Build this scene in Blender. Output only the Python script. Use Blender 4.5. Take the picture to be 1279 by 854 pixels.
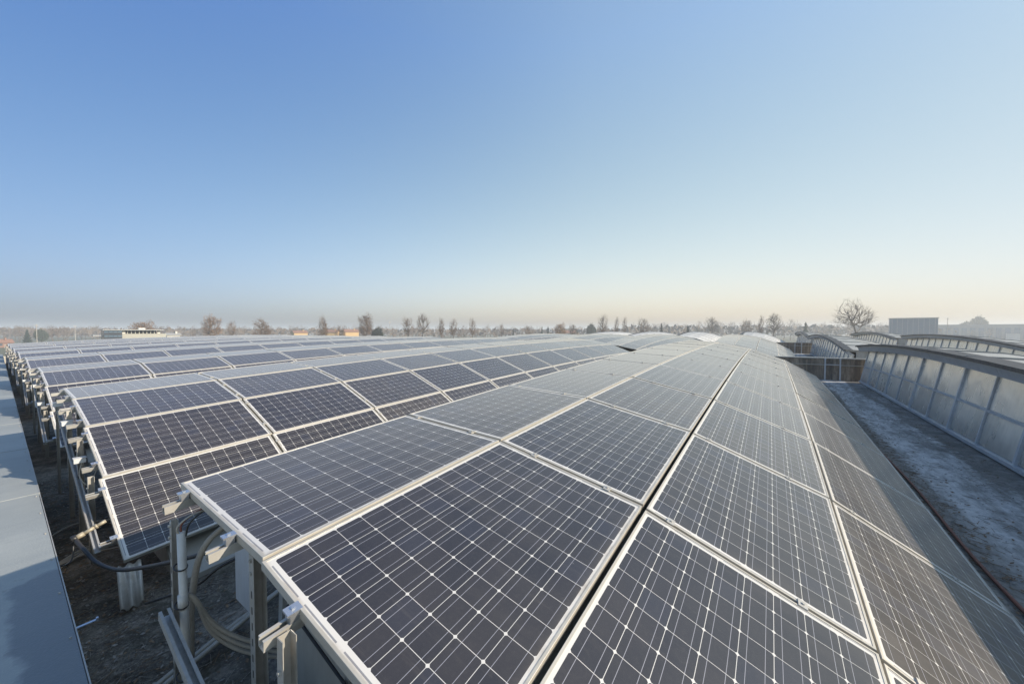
import bpy, bmesh, math, random
from mathutils import Vector, Matrix
R_ = math.radians
random.seed(7)
for o in list(bpy.data.objects):
    bpy.data.objects.remove(o)
SC = bpy.context.scene
COL = SC.collection

# ------------------------------------------------------------------ camera
CZ = 10.0                                   # eye height above the ground
YAW, PITCH = 34.894, 1.679                  # degrees: from the X axis towards Y, and downwards
cam_data = bpy.data.cameras.new('camera')
cam_data.sensor_width = 36.0
cam_data.lens = 461.67 / 1279.0 * 36.0
cam_data.clip_start = 0.05
cam_data.clip_end = 9000.0
cam = bpy.data.objects.new('camera', cam_data)
COL.objects.link(cam)
fw = Vector((math.cos(R_(PITCH)) * math.cos(R_(YAW)), math.cos(R_(PITCH)) * math.sin(R_(YAW)), -math.sin(R_(PITCH))))
cam.location = (0, 0, CZ)
cam.rotation_euler = fw.to_track_quat('-Z', 'Y').to_euler()
SC.camera = cam

# ------------------------------------------------------------------ sky, sun, exposure
SUN_AZ, SUN_EL = -66.0, 25.1                # azimuth from the X axis, elevation
sun_dir = Vector((math.cos(R_(SUN_EL)) * math.cos(R_(SUN_AZ)), math.cos(R_(SUN_EL)) * math.sin(R_(SUN_AZ)), math.sin(R_(SUN_EL))))
world = bpy.data.worlds.new('World')
SC.world = world
world.use_nodes = True
wn = world.node_tree
wn.nodes.clear()
w_out = wn.nodes.new('ShaderNodeOutputWorld')
w_bg = wn.nodes.new('ShaderNodeBackground')
w_sky = wn.nodes.new('ShaderNodeTexSky')
w_sky.sky_type = 'NISHITA'
w_sky.sun_disc = False
w_sky.sun_elevation = R_(SUN_EL)
w_sky.sun_rotation = math.atan2(sun_dir.x, sun_dir.y)
w_sky.altitude = 50
w_sky.air_density = 1.0
w_sky.dust_density = 3.0
w_sky.ozone_density = 3.0
w_bg.inputs['Strength'].default_value = 0.13
EXPOSURE = 1.1
SKY_TINT = ((.690, -.985, .500, .020, -1.212), (.500, -.56, .560, .010, -.857), (.375, -.921, 1.600, -.079, -.452))
def vm(op, a, b=None, c=None):
    n = wn.nodes.new('ShaderNodeVectorMath'); n.operation = op
    for i, v in enumerate((a, b, c)):
        if v is None: continue
        if isinstance(v, bpy.types.NodeSocket): wn.links.new(v, n.inputs[i])
        elif isinstance(v, (int, float)): n.inputs[i].default_value = (v, v, v)
        else: n.inputs[i].default_value = v
    return n.outputs['Value'] if op == 'DOT_PRODUCT' else n.outputs[0]
def fm(op, a, b=0.0, c=0.0):
    n = wn.nodes.new('ShaderNodeMath'); n.operation = op
    for i, v in enumerate((a, b, c)):
        if isinstance(v, bpy.types.NodeSocket): wn.links.new(v, n.inputs[i])
        else: n.inputs[i].default_value = v
    return n.outputs[0]
# the winter sky of the photograph: milky, with a soft shoulder towards the horizon
w_tc = wn.nodes.new('ShaderNodeTexCoord')
w_dir = vm('NORMALIZE', w_tc.outputs['Generated'])
w_z = fm('MINIMUM', fm('MAXIMUM', vm('DOT_PRODUCT', w_dir, (0, 0, 1)), 0.0), 0.6)
w_s = vm('DOT_PRODUCT', w_dir, (math.cos(R_(SUN_AZ)), math.sin(R_(SUN_AZ)), 0))
w_c = vm('SCALE', w_sky.outputs[0]); w_c.node.inputs['Scale'].default_value = 0.28
w_c = vm('DIVIDE', w_c, vm('MULTIPLY_ADD', w_c, 0.6, 1.0))
tint = []
w_anti = fm('MULTIPLY', fm('MULTIPLY', w_z, w_z), fm('MAXIMUM', fm('MULTIPLY', w_s, -1.0), 0.0))
for (k0, k1, k2, k3, k4), k5 in zip(SKY_TINT, (-1.25, -.8, -.2)):
    p = fm('MULTIPLY_ADD', w_anti, k5, fm('MULTIPLY_ADD', w_z, fm('MULTIPLY_ADD', w_z, k2, k1), k0))
    tint.append(fm('EXPONENT', fm('MULTIPLY_ADD', w_s, fm('MULTIPLY_ADD', w_s, k4, k3), p)))
w_t = wn.nodes.new('ShaderNodeCombineXYZ')
for i in range(3): wn.links.new(tint[i], w_t.inputs[i])
w_c = vm('MULTIPLY', w_c, w_t.outputs[0])
w_f = vm('SCALE', w_c); w_f.node.inputs['Scale'].default_value = 1 / (0.13 * 2 ** EXPOSURE)
wn.links.new(w_f, w_bg.inputs['Color'])
wn.links.new(w_bg.outputs[0], w_out.inputs['Surface'])
sun_data = bpy.data.lights.new('sun', 'SUN')
sun_data.energy = 3.4
sun_data.angle = R_(0.53)
sun_data.color = (1.0, 0.87, 0.70)
sun = bpy.data.objects.new('sun', sun_data)
sun.rotation_euler = (-sun_dir).to_track_quat('-Z', 'Y').to_euler()
sun.location = (0, -20, 40)
COL.objects.link(sun)
SC.view_settings.view_transform = 'Standard'
SC.view_settings.look = 'None'
SC.view_settings.exposure = EXPOSURE
SC.view_settings.gamma = 1.0
SC.render.engine = 'CYCLES'
SC.cycles.volume_bounces = 2
SC.cycles.max_bounces = 6

# ------------------------------------------------------------------ object helpers
def link(name, me, mat=None, parent=None, mats=None):
    o = bpy.data.objects.new(name, me)
    COL.objects.link(o)
    if mats:
        for m in mats: me.materials.append(m)
    elif mat:
        me.materials.append(mat)
    if parent: o.parent = parent
    return o

def tag(o, label=None, cat=None, group=None, kind=None):
    if label: o['label'] = label
    if cat: o['category'] = cat
    if group: o['group'] = group
    if kind: o['kind'] = kind
    return o

def thing(name, label, cat, loc=(0, 0, 0), group=None, rotz=0.0):
    o = bpy.data.objects.new(name, None)
    o.empty_display_size = 0.2
    o.location = loc
    o.rotation_euler = (0, 0, rotz)
    COL.objects.link(o)
    return tag(o, label, cat, group)

class MB:
    """collects shapes into one mesh"""
    def __init__(self):
        self.v, self.f, self.mi = [], [], []
        self.m = 0
    def add(self, vs, fs):
        b = len(self.v)
        self.v += [tuple(p) for p in vs]
        self.f += [tuple(b + i for i in f) for f in fs]
        self.mi += [self.m] * len(fs)
    def box(self, x0, x1, y0, y1, z0, z1):
        self.add([(x0, y0, z0), (x1, y0, z0), (x1, y1, z0), (x0, y1, z0), (x0, y0, z1), (x1, y0, z1), (x1, y1, z1), (x0, y1, z1)],
                 [(0, 3, 2, 1), (4, 5, 6, 7), (0, 1, 5, 4), (1, 2, 6, 5), (2, 3, 7, 6), (3, 0, 4, 7)])
    def frame_at(self, a, b, up=(0, 0, 1)):
        a, b = Vector(a), Vector(b)
        d = (b - a).normalized()
        u = Vector(up)
        if abs(d.dot(u)) > 0.98: u = Vector((0, 1, 0))
        s = d.cross(u).normalized()
        return a, b, s, s.cross(d)
    def bar(self, a, b, w, h, up=(0, 0, 1)):
        a, b, s, u = self.frame_at(a, b, up)
        vs = [p + s * sx * w / 2 + u * sy * h / 2 for p in (a, b) for sx, sy in ((-1, -1), (1, -1), (1, 1), (-1, 1))]
        self.add(vs, [(0, 1, 2, 3), (7, 6, 5, 4), (0, 4, 5, 1), (1, 5, 6, 2), (2, 6, 7, 3), (3, 7, 4, 0)])
    def profile(self, a, b, pts, up=(0, 0, 1)):
        """extrude the closed outline pts (side, up) from a to b"""
        a, b, s, u = self.frame_at(a, b, up)
        n = len(pts)
        vs = [p + s * x + u * y for p in (a, b) for x, y in pts]
        self.add(vs, [(i, i + n, (i + 1) % n + n, (i + 1) % n) for i in range(n)] + [tuple(range(n)), tuple(range(2 * n - 1, n - 1, -1))])
    def channel(self, a, b, w=0.041, h=0.041, t=0.004, up=(0, 0, 1)):
        w /= 2; h /= 2
        self.profile(a, b, [(-w, -h), (w, -h), (w, h), (w * .45, h), (w * .45, h - t), (w - t, h - t), (w - t, -h + t),
                            (-w + t, -h + t), (-w + t, h - t), (-w * .45, h - t), (-w * .45, h), (-w, h)], up)
    def tube(self, pts, r, n=8, r1=None):
        pts = [Vector(p) for p in pts]
        k = len(pts)
        rings = []
        ref = Vector((0, 0, 1))
        for i, p in enumerate(pts):
            d = (pts[min(i + 1, k - 1)] - pts[max(i - 1, 0)]).normalized()
            if abs(d.dot(ref)) > .95: ref = Vector((0.3, 1, 0)).normalized()
            s = d.cross(ref).normalized(); u = s.cross(d)
            rr = r if r1 is None else r + (r1 - r) * i / (k - 1)
            rings.append([p + s * math.cos(q) * rr + u * math.sin(q) * rr for q in [2 * math.pi * j / n for j in range(n)]])
        vs = [p for ring in rings for p in ring]
        fs = [(i * n + j, i * n + (j + 1) % n, (i + 1) * n + (j + 1) % n, (i + 1) * n + j) for i in range(k - 1) for j in range(n)]
        fs += [tuple(range(n - 1, -1, -1)), tuple((k - 1) * n + j for j in range(n))]
        self.add(vs, fs)
    def mesh(self, name, smooth=False):
        me = bpy.data.meshes.new(name)
        me.from_pydata(self.v, [], self.f)
        me.polygons.foreach_set('material_index', self.mi)
        if smooth: me.polygons.foreach_set('use_smooth', [True] * len(self.f))
        me.update()
        return me
    def build(self, name, mat=None, parent=None, smooth=False, mats=None, origin=None):
        if origin is not None:
            ox, oy, oz = origin
            self.v = [(x - ox, y - oy, z - oz) for x, y, z in self.v]
        return link(name, self.mesh(name, smooth), mat, parent, mats)

def bez(pts, n=20):
    """smooth curve through the points (Catmull-Rom)"""
    P = [Vector(p) for p in pts]
    P = [P[0] * 2 - P[1]] + P + [P[-1] * 2 - P[-2]]
    out = []
    for i in range(1, len(P) - 2):
        for k in range(n):
            t = k / n
            out.append(0.5 * ((2 * P[i]) + (P[i + 1] - P[i - 1]) * t + (2 * P[i - 1] - 5 * P[i] + 4 * P[i + 1] - P[i + 2]) * t * t
                              + (3 * P[i] - 3 * P[i + 1] + P[i + 2] - P[i - 1]) * t ** 3))
    out.append(P[-2])
    return out

# ------------------------------------------------------------------ material helpers
class NB:
    def __init__(self, name):
        self.mat = bpy.data.materials.new(name)
        self.mat.use_nodes = True
        self.nt = self.mat.node_tree
        self.nt.nodes.clear()
        self.out = self.nt.nodes.new('ShaderNodeOutputMaterial')
        self.tc = self.nt.nodes.new('ShaderNodeTexCoord')
        self.oi = self.nt.nodes.new('ShaderNodeObjectInfo')
        self.bsdf = self.nt.nodes.new('ShaderNodeBsdfPrincipled')
        self.nt.links.new(self.bsdf.outputs[0], self.out.inputs['Surface'])
    def put(self, sock, v):
        if isinstance(v, bpy.types.NodeSocket): self.nt.links.new(v, sock)
        elif isinstance(v, (tuple, list)) and len(v) == 3 and sock.type == 'RGBA': sock.default_value = (*v, 1)
        else: sock.default_value = v
    def set(self, **kw):
        names = dict(base='Base Color', rough='Roughness', metal='Metallic', ior='IOR', alpha='Alpha', normal='Normal',
                     spec='Specular IOR Level', coat='Coat Weight', coat_rough='Coat Roughness', trans='Transmission Weight')
        for k, v in kw.items(): self.put(self.bsdf.inputs[names[k]], v)
        return self.mat
    def m(self, op, a, b=0.0, c=0.0):
        n = self.nt.nodes.new('ShaderNodeMath'); n.operation = op
        for i, v in enumerate((a, b, c)): self.put(n.inputs[i], v)
        return n.outputs[0]
    def mix(self, f, a, b, mode='MIX'):
        n = self.nt.nodes.new('ShaderNodeMix'); n.data_type = 'RGBA'; n.blend_type = mode
        self.put(n.inputs['Factor'], f)
        self.put(n.inputs[6], (*a, 1) if isinstance(a, tuple) else a); self.put(n.inputs[7], (*b, 1) if isinstance(b, tuple) else b)
        return n.outputs[2]
    def xyz(self, vec=None):
        n = self.nt.nodes.new('ShaderNodeSeparateXYZ')
        self.put(n.inputs[0], vec or self.tc.outputs['Object'])
        return n.outputs
    def vec(self, x, y, z=0.0):
        n = self.nt.nodes.new('ShaderNodeCombineXYZ')
        for i, v in enumerate((x, y, z)): self.put(n.inputs[i], v)
        return n.outputs[0]
    def mapping(self, scale, vec=None, loc=None):
        n = self.nt.nodes.new('ShaderNodeMapping')
        self.put(n.inputs[0], vec or self.tc.outputs['Object'])
        n.inputs['Scale'].default_value = scale
        if loc is not None: self.put(n.inputs['Location'], loc)
        return n.outputs[0]
    def noise(self, scale, detail=4, vec=None, rough=.55, dims='3D', w=None):
        n = self.nt.nodes.new('ShaderNodeTexNoise')
        if w is not None:
            n.noise_dimensions = '4D'; self.put(n.inputs['W'], w)
        self.put(n.inputs['Vector'], vec or self.tc.outputs['Object'])
        n.inputs['Scale'].default_value = scale; n.inputs['Detail'].default_value = detail; n.inputs['Roughness'].default_value = rough
        return n.outputs[0]
    def white(self, vec, w=0.0):
        n = self.nt.nodes.new('ShaderNodeTexWhiteNoise'); n.noise_dimensions = '4D'
        self.put(n.inputs['Vector'], vec); self.put(n.inputs['W'], w)
        return n.outputs['Value']
    def ramp(self, f, stops):
        n = self.nt.nodes.new('ShaderNodeValToRGB')
        self.put(n.inputs[0], f)
        e = n.color_ramp.elements
        while len(e) < len(stops): e.new(0.5)
        for el, (p, c) in zip(e, stops):
            el.position = p; el.color = (*c, 1) if isinstance(c, tuple) else (c, c, c, 1)
        return n.outputs[0]
    def range(self, v, a, b, c=0.0, d=1.0):
        n = self.nt.nodes.new('ShaderNodeMapRange'); n.clamp = True
        for i, x in enumerate((v, a, b, c, d)): self.put(n.inputs[i], x)
        return n.outputs[0]
    def bump(self, h, strength=.3, dist=.01):
        n = self.nt.nodes.new('ShaderNodeBump')
        n.inputs['Strength'].default_value = strength; n.inputs['Distance'].default_value = dist
        self.put(n.inputs['Height'], h)
        return n.outputs[0]

def worn(name, base, dirt, rough=.5, metal=0.0, scale=3.0, amount=.6, bump=.0, stretch=(1, 1, 1), spec=.5):
    """a plain surface with its own uneven dirt"""
    b = NB(name)
    mp = b.mapping(stretch)
    n1 = b.noise(scale, 6, mp, .65, w=b.m('MULTIPLY', b.oi.outputs['Random'], 37))
    n2 = b.noise(scale * 7, 4, mp, .6)
    f = b.range(b.m('ADD', b.m('MULTIPLY', n1, .7), b.m('MULTIPLY', n2, .3)), .42, .68, 0, amount)
    b.set(base=b.mix(f, base, dirt), rough=b.range(n2, .3, .7, rough * .8, min(1, rough * 1.2)), metal=metal, spec=spec)
    if bump: b.set(normal=b.bump(n2, bump, .02))
    return b.mat

# solar cells: pseudo-square dark cells on a pale backing sheet under dusty glass
PL, PW, PITCH_C = 1.600, 1.066, 0.127       # panel length, width, cell pitch
MX, MY = (PL - 12 * PITCH_C) / 2, (PW - 8 * PITCH_C) / 2
def make_cells(name, lustre, extra=0.0):
    b = NB(name)
    x, y, z = b.xyz()
    rnd = b.oi.outputs['Random']
    px = b.m('DIVIDE', b.m('SUBTRACT', x, MX), PITCH_C); py = b.m('DIVIDE', b.m('SUBTRACT', y, MY), PITCH_C)
    ins = b.m('MULTIPLY', b.m('MULTIPLY', b.m('GREATER_THAN', px, 0), b.m('LESS_THAN', px, 12)),
              b.m('MULTIPLY', b.m('GREATER_THAN', py, 0), b.m('LESS_THAN', py, 8)))
    fx = b.m('ABSOLUTE', b.m('SUBTRACT', b.m('FRACT', px), .5)); fys = b.m('SUBTRACT', b.m('FRACT', py), .5); fy = b.m('ABSOLUTE', fys)
    g = .4915
    r = b.m('SQRT', b.m('ADD', b.m('MULTIPLY', fx, fx), b.m('MULTIPLY', fy, fy)))
    cell = b.m('MULTIPLY', b.m('MULTIPLY', b.m('LESS_THAN', fx, g), b.m('LESS_THAN', fy, g)), b.m('LESS_THAN', r, .657))
    cell = b.m('MULTIPLY', cell, ins)
    bus = b.m('LESS_THAN', b.m('ABSOLUTE', b.m('SUBTRACT', fy, .26)), .0075)
    bus = b.m('MULTIPLY', bus, cell)
    # collector ribbons in the two end margins, two cells long
    xe = b.m('MINIMUM', x, b.m('SUBTRACT', PL, x))
    rib = b.m('MULTIPLY', b.m('GREATER_THAN', xe, .0165), b.m('LESS_THAN', xe, .0225))
    side = b.m('GREATER_THAN', x, .8)
    pp = b.m('FRACT', b.m('ADD', b.m('MULTIPLY', py, .5), b.m('MULTIPLY', side, .5)))
    rib = b.m('MULTIPLY', rib, b.m('MULTIPLY', b.m('GREATER_THAN', pp, .09), b.m('LESS_THAN', pp, .91)))
    rib = b.m('MULTIPLY', rib, b.m('MULTIPLY', b.m('GREATER_THAN', py, -.1), b.m('LESS_THAN', py, 8.1)))
    idv = b.vec(b.m('FLOOR', px), b.m('FLOOR', py))
    cv = b.white(idv, b.m('MULTIPLY', rnd, 91))
    ccol = b.mix(cv, (.0120, .0095, .0105), (.0240, .0190, .0175))
    ccol = b.mix(b.m('MULTIPLY', b.m('GREATER_THAN', cv, .86), .55), ccol, (.016, .019, .034))
    ccol = b.mix(b.m('MULTIPLY', rnd, .4), ccol, (.013, .014, .022))
    fing = b.m('LESS_THAN', b.m('FRACT', b.m('MULTIPLY', px, 44)), .10)
    ccol = b.mix(b.m('MULTIPLY', fing, .10), ccol, (.3, .3, .32))
    col = b.mix(cell, (.60, .585, .55), ccol)
    col = b.mix(b.m('MULTIPLY', bus, .85), col, (.33, .33, .37))
    col = b.mix(rib, col, (.22, .23, .25))
    # dust: thin film, streaks running down the slope, a little more along the lower edge
    w = b.m('MULTIPLY', rnd, 53)
    n1 = b.noise(2.2, 5, None, .6, w=w); n2 = b.noise(1.0, 5, b.mapping((9, 1.3, 1)), .6, w=w); n3 = b.noise(60, 3, None, .6)
    dust = b.m('ADD', b.range(n1, .35, .75, .012 + extra, .05 + extra * 1.8), b.range(n2, .5, .78, 0, .04 + extra))
    dust = b.m('ADD', dust, b.range(n3, .5, .8, 0, .025))
    dust = b.m('ADD', dust, b.range(b.m('ADD', y, b.m('MULTIPLY', n1, .06)), .02, .10, .10, 0))
    drip = b.range(b.noise(1.0, 4, b.mapping((26, 1.6, 1)), .7, w=b.m('ADD', w, 7.3)), .60, .80, 0, .075)
    dust = b.m('ADD', dust, drip)
    ring = b.noise(3.4, 3, None, .5, w=b.m('ADD', w, 3.1))
    dust = b.m('ADD', dust, b.m('MULTIPLY', b.m('LESS_THAN', b.m('ABSOLUTE', b.m('SUBTRACT', ring, .62)), .005), .012))
    dust = b.m('MULTIPLY', dust, b.range(b.white(b.vec(1, 2), b.m('MULTIPLY', rnd, 17)), 0, 1, .6, 1.7))
    spk = b.m('GREATER_THAN', b.noise(23, 1, None, .5, w=w), .79)
    dust = b.m('ADD', dust, b.m('MULTIPLY', spk, .10))
    col = b.mix(dust, col, (.42, .36, .28))
    grime = b.m('MULTIPLY', b.range(b.m('MINIMUM', b.m('SUBTRACT', y, .011), b.m('MULTIPLY', b.m('SUBTRACT', xe, .011), 1.6)), .0, .022, 1, 0), b.range(b.noise(9, 5, None, .65, w=w), .38, .66, 0, .75))
    col = b.mix(grime, col, (.20, .145, .085))
    drop = b.m('GREATER_THAN', b.noise(7.5, 1, b.mapping((1, .55, 1)), .5, w=b.m('ADD', w, 11)), .825)
    col = b.mix(b.m('MULTIPLY', drop, .6), col, (.55, .54, .5))
    b.set(base=col, rough=b.m('ADD', lustre, b.m('MULTIPLY', dust, 1.1)), ior=1.66)
    b.bsdf.inputs['Coat Weight'].default_value = .24
    b.bsdf.inputs['Coat Roughness'].default_value = .46
    b.bsdf.inputs['Sheen Weight'].default_value = .42
    b.bsdf.inputs['Sheen Roughness'].default_value = .35
    b.bsdf.inputs['Sheen Tint'].default_value = (.80, .70, .57, 1)
    return b.mat
M = {}
M['cells'] = make_cells('solar_cells', .13)
M['glare_cells'] = make_cells('glare_solar_cells', .15, .004)     # sun glare on the steep lowest strip, put in as extra dust colour
M['frame'] = worn('anodised_frame', (.47, .45, .40), (.33, .29, .22), .40, .2, 4, .6)
M['rail'] = worn('galvanised_rail', (.46, .455, .43), (.28, .25, .20), .42, .3, 5, .7)
M['zinc'] = worn('zinc_post', (.42, .41, .38), (.25, .22, .18), .5, .3, 4, .7)
M['steel'] = worn('bright_steel', (.6, .62, .65), (.35, .34, .33), .3, .8, 8, .4)
M['backsheet'] = worn('white_backsheet', (.62, .62, .6), (.4, .39, .36), .6, 0, 3, .5)
M['pvc'] = worn('grey_pvc', (.52, .53, .52), (.34, .32, .28), .4, 0, 6, .5)
M['cable_black'] = worn('black_rubber', (.015, .015, .016), (.06, .055, .05), .45, 0, 8, .5)
M['cable_grey'] = worn('beige_cable', (.36, .33, .28), (.2, .18, .15), .5, 0, 8, .6)
M['brass'] = worn('old_brass', (.36, .32, .24), (.2, .17, .12), .5, .2, 9, .6)
M['red_pipe'] = worn('rusty_pipe', (.22, .075, .045), (.10, .06, .05), .7, 0, 6, .7)
M['board'] = worn('white_sheet', (.58, .60, .62), (.40, .38, .34), .45, .1, 2, .6, stretch=(1, 1, .3))
M['gable'] = worn('beige_cladding', (.42, .41, .37), (.25, .22, .18), .55, 0, 2, .7, stretch=(1, 1, .25))
M['fascia'] = worn('grey_fascia', (.42, .43, .43), (.28, .29, .29), .4, .1, 1.5, .6)
M['edge'] = worn('dark_bitumen_edge', (.03, .03, .032), (.07, .07, .07), .6, 0, 2.5, .7, bump=.3)
M['shell'] = worn('pale_roof_sheet', (.36, .35, .32), (.25, .24, .21), .4, .1, .8, .8, stretch=(.3, 1, 1))
M['frosted'] = worn('frosted_roof_sheet', (.55, .54, .51), (.42, .41, .39), .45, .0, .8, .8, stretch=(.3, 1, 1))
M['mullion'] = worn('aluminium_mullion', (.60, .62, .63), (.38, .38, .36), .35, .2, 3, .6)

def m_glazing():
    b = NB('cloudy_glazing')
    x, y, z = b.xyz()
    w = b.m('MULTIPLY', b.oi.outputs['Random'], 31)
    n1 = b.noise(1.3, 5, b.mapping((1, 1, .5)), .6, w=w); n2 = b.noise(14, 4, b.mapping((1, 1, .15)), .6, w=w); n3 = b.noise(5, 3, None, .5, w=w)
    c = b.mix(b.range(n1, .3, .7), (.68, .62, .52), (.90, .84, .72))
    c = b.mix(b.range(n2, .45, .75, 0, .35), c, (.42, .38, .31))
    c = b.mix(b.range(b.m('ADD', z, b.m('MULTIPLY', n3, .35)), .10, .60, .75, 0), c, (.15, .135, .115))     # reflection fading towards the sill, painted into the pane colour
    b.set(base=c, rough=b.range(n1, .3, .7, .20, .36), ior=1.55, spec=.7, metal=.3)
    b.set(normal=b.bump(b.m('ADD', b.noise(3.0, 2, None, .4, w=w), b.m('MULTIPLY', n2, .12)), .18, .06))
    return b.mat
M['glazing'] = m_glazing()

def m_deck():
    b = NB('roof_membrane')
    g = b.nt.nodes.new('ShaderNodeNewGeometry').outputs['Position']
    x, y, z = b.xyz(g)
    n1 = b.noise(.9, 6, g, .65); n2 = b.noise(7, 6, g, .7); n3 = b.noise(45, 3, g, .7)
    long = b.noise(1.0, 5, b.mapping((.35, 2.2, 1), g), .65)
    n4 = b.noise(19, 8, g, .75); n5 = b.noise(2.6, 6, g, .7)
    v = b.m('ADD', b.m('MULTIPLY', n5, .5), b.m('MULTIPLY', n4, .5))
    base = b.ramp(v, [(.40, (.045, .038, .029)), (.49, (.13, .112, .088)), (.60, (.34, .30, .245))])
    base = b.mix(b.range(n3, .52, .70, 0, .7), base, (.36, .33, .28))
    moss = b.range(b.m('ADD', b.m('MULTIPLY', b.noise(1.7, 6, g, .7), .6), b.m('MULTIPLY', n4, .4)), .50, .57, 0, .85)
    base = b.mix(moss, base, (.042, .040, .022))
    base = b.mix(b.m('MULTIPLY', b.range(x, 1.5, 3.0), .45), base, b.mix(v, (.14, .135, .12), (.60, .57, .52)))  # base colour raised along the gutter to stand in for missing ambient light
    # pale dried-silt band down the middle of the nearest gutter
    yy = b.m('ADD', y, b.m('MULTIPLY', b.m('SUBTRACT', long, .5), .55))
    yy = b.m('ADD', yy, b.m('MULTIPLY', b.m('SUBTRACT', n2, .5), .35))
    band = b.m('MULTIPLY', b.range(yy, -2.56, -2.46), b.range(yy, -1.74, -1.82))
    pat = b.range(long, .34, .52)
    band2 = b.m('MULTIPLY', b.m('MULTIPLY', b.range(yy, -3.05, -2.9), b.range(yy, -2.62, -2.75)), b.range(n1, .5, .62, 0, .55))
    silt = b.mix(b.range(n2, .35, .65), (.56, .54, .51), (.78, .75, .70))
    silt = b.mix(b.range(n4, .50, .66, 0, .55), silt, (.24, .22, .19))
    silt = b.mix(b.range(b.noise(3.2, 6, b.mapping((.5, 1.6, 1), g), .7), .46, .62, 0, .75), silt, (.24, .225, .20))
    f = b.m('MULTIPLY', b.m('MAXIMUM', b.m('MULTIPLY', band, b.m('MAXIMUM', pat, .45)), band2), b.range(x, 1.0, 2.5))
    col = b.mix(f, base, silt)
    b.set(base=col, rough=.85, normal=b.bump(b.m('ADD', n4, b.m('MULTIPLY', n3, .5)), .9, .035))
    return b.mat
M['deck'] = m_deck()

def m_ledge():
    b = NB('coated_ledge')
    g = b.nt.nodes.new('ShaderNodeNewGeometry').outputs['Position']
    x, y, z = b.xyz(g)
    n1 = b.noise(1.1, 6, g, .6); n2 = b.noise(9, 5, g, .65); n3 = b.noise(80, 2, g, .6)
    st = b.noise(2.5, 5, b.mapping((.35, 3.5, 1), g), .6)
    c = b.mix(b.range(n1, .3, .7), (.25, .272, .27), (.325, .345, .335))
    c = b.mix(b.range(st, .4, .7, 0, .4), c, (.23, .255, .265))
    c = b.mix(b.range(n3, .55, .8, 0, .4), c, (.44, .45, .43))
    c = b.mix(b.range(n2, .62, .72, 0, .5), c, (.19, .19, .18))
    # a damp patch with a ragged outline
    yy = b.m('ADD', y, b.m('MULTIPLY', b.m('SUBTRACT', b.noise(2.6, 5, g, .6), .5), 1.1))
    xx = b.m('ADD', x, b.m('MULTIPLY', b.m('SUBTRACT', b.noise(4.0, 5, g, .6), .5), .25))
    wet = b.m('MULTIPLY', b.m('MULTIPLY', b.range(yy, 4.35, 4.25), b.range(yy, 2.3, 2.4)), b.range(xx, .05, .09))
    c = b.mix(b.m('MULTIPLY', wet, .75), c, (.10, .11, .12))
    b.set(base=c, rough=b.range(wet, 0, 1, .6, .35), normal=b.bump(b.m('ADD', n2, n3), .25, .01))
    return b.mat
M['ledge'] = m_ledge()

def m_ground():
    b = NB('fields')
    g = b.nt.nodes.new('ShaderNodeNewGeometry').outputs['Position']
    n1 = b.noise(.006, 4, g, .5); n2 = b.noise(.25, 6, g, .6)
    c = b.ramp(n1, [(.35, (.10, .085, .05)), (.5, (.075, .085, .035)), (.65, (.13, .11, .07))])
    c = b.mix(b.range(n2, .4, .7, 0, .5), c, (.06, .065, .03))
    b.set(base=c, rough=.95)
    return b.mat
M['ground'] = m_ground()

def m_stained_wall():
    b = NB('rust_stained_concrete')
    g = b.nt.nodes.new('ShaderNodeNewGeometry').outputs['Position']
    n1 = b.noise(2.0, 6, b.mapping((1, 4, .5), g), .65); n2 = b.noise(9, 5, g, .6)
    c = b.ramp(n1, [(.38, (.15, .125, .10)), (.5, (.26, .215, .165)), (.62, (.40, .34, .26))])
    c = b.mix(b.range(n2, .5, .7, 0, .5), c, (.11, .095, .08))
    b.set(base=c, rough=.85, normal=b.bump(n2, .3, .02))
    return b.mat
M['stained'] = m_stained_wall()

# ------------------------------------------------------------------ ground, haze
def grid_sheet(name, xs, ys, zf, mat, kind='structure'):
    vs = [(x, y, zf(x, y)) for y in ys for x in xs]
    nx = len(xs)
    fs = [(j * nx + i, j * nx + i + 1, (j + 1) * nx + i + 1, (j + 1) * nx + i) for j in range(len(ys) - 1) for i in range(nx - 1)]
    me = bpy.data.meshes.new(name); me.from_pydata(vs, [], fs); me.update()
    o = link(name, me, mat)
    if kind: o['kind'] = kind
    return o
grid_sheet('ground', [-4000, -400, 0, 400, 4000], [-4000, -400, 0, 400, 4000], lambda x, y: 0.0, M['ground'])

hz = MB(); hz.box(-4100, 4100, -4100, 4100, -1.0, 32.0)
hm = bpy.data.materials.new('haze_air'); hm.use_nodes = True
hn = hm.node_tree; hn.nodes.clear()
h_out = hn.nodes.new('ShaderNodeOutputMaterial'); h_v = hn.nodes.new('ShaderNodeVolumePrincipled')
h_v.inputs['Color'].default_value = (.91, .96, 1.0, 1)
h_v.inputs['Density'].default_value = 0.0008
h_v.inputs['Anisotropy'].default_value = 0.15
hn.links.new(h_v.outputs[0], h_out.inputs['Volume'])
tag(hz.build('haze', hm), kind='stuff', label='thin winter haze over the fields')

# ------------------------------------------------------------------ factory: shell, roof deck, ledge
Z = lambda z: CZ + z
DECK_R, DECK_L = -2.05, -2.42
def deck_z(x, y):
    t = min(1, max(0, (x - 1.1) / 2.4)); t = t * t * (3 - 2 * t)
    return Z(DECK_L + (DECK_R - DECK_L) * t)
YF = 47.5                                    # far end of the building
grid_sheet('roof_deck', [0.2 + .0 * k for k in range(1)] + [.6, 1.1, 1.4, 1.7, 2.0, 2.3, 2.6, 2.9, 3.2, 3.5, 6, 10, 15, 20, 30, 45, 66],
           [-21 + k * (YF + 21) / 20 for k in range(21)], deck_z, M['deck'])

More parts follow.
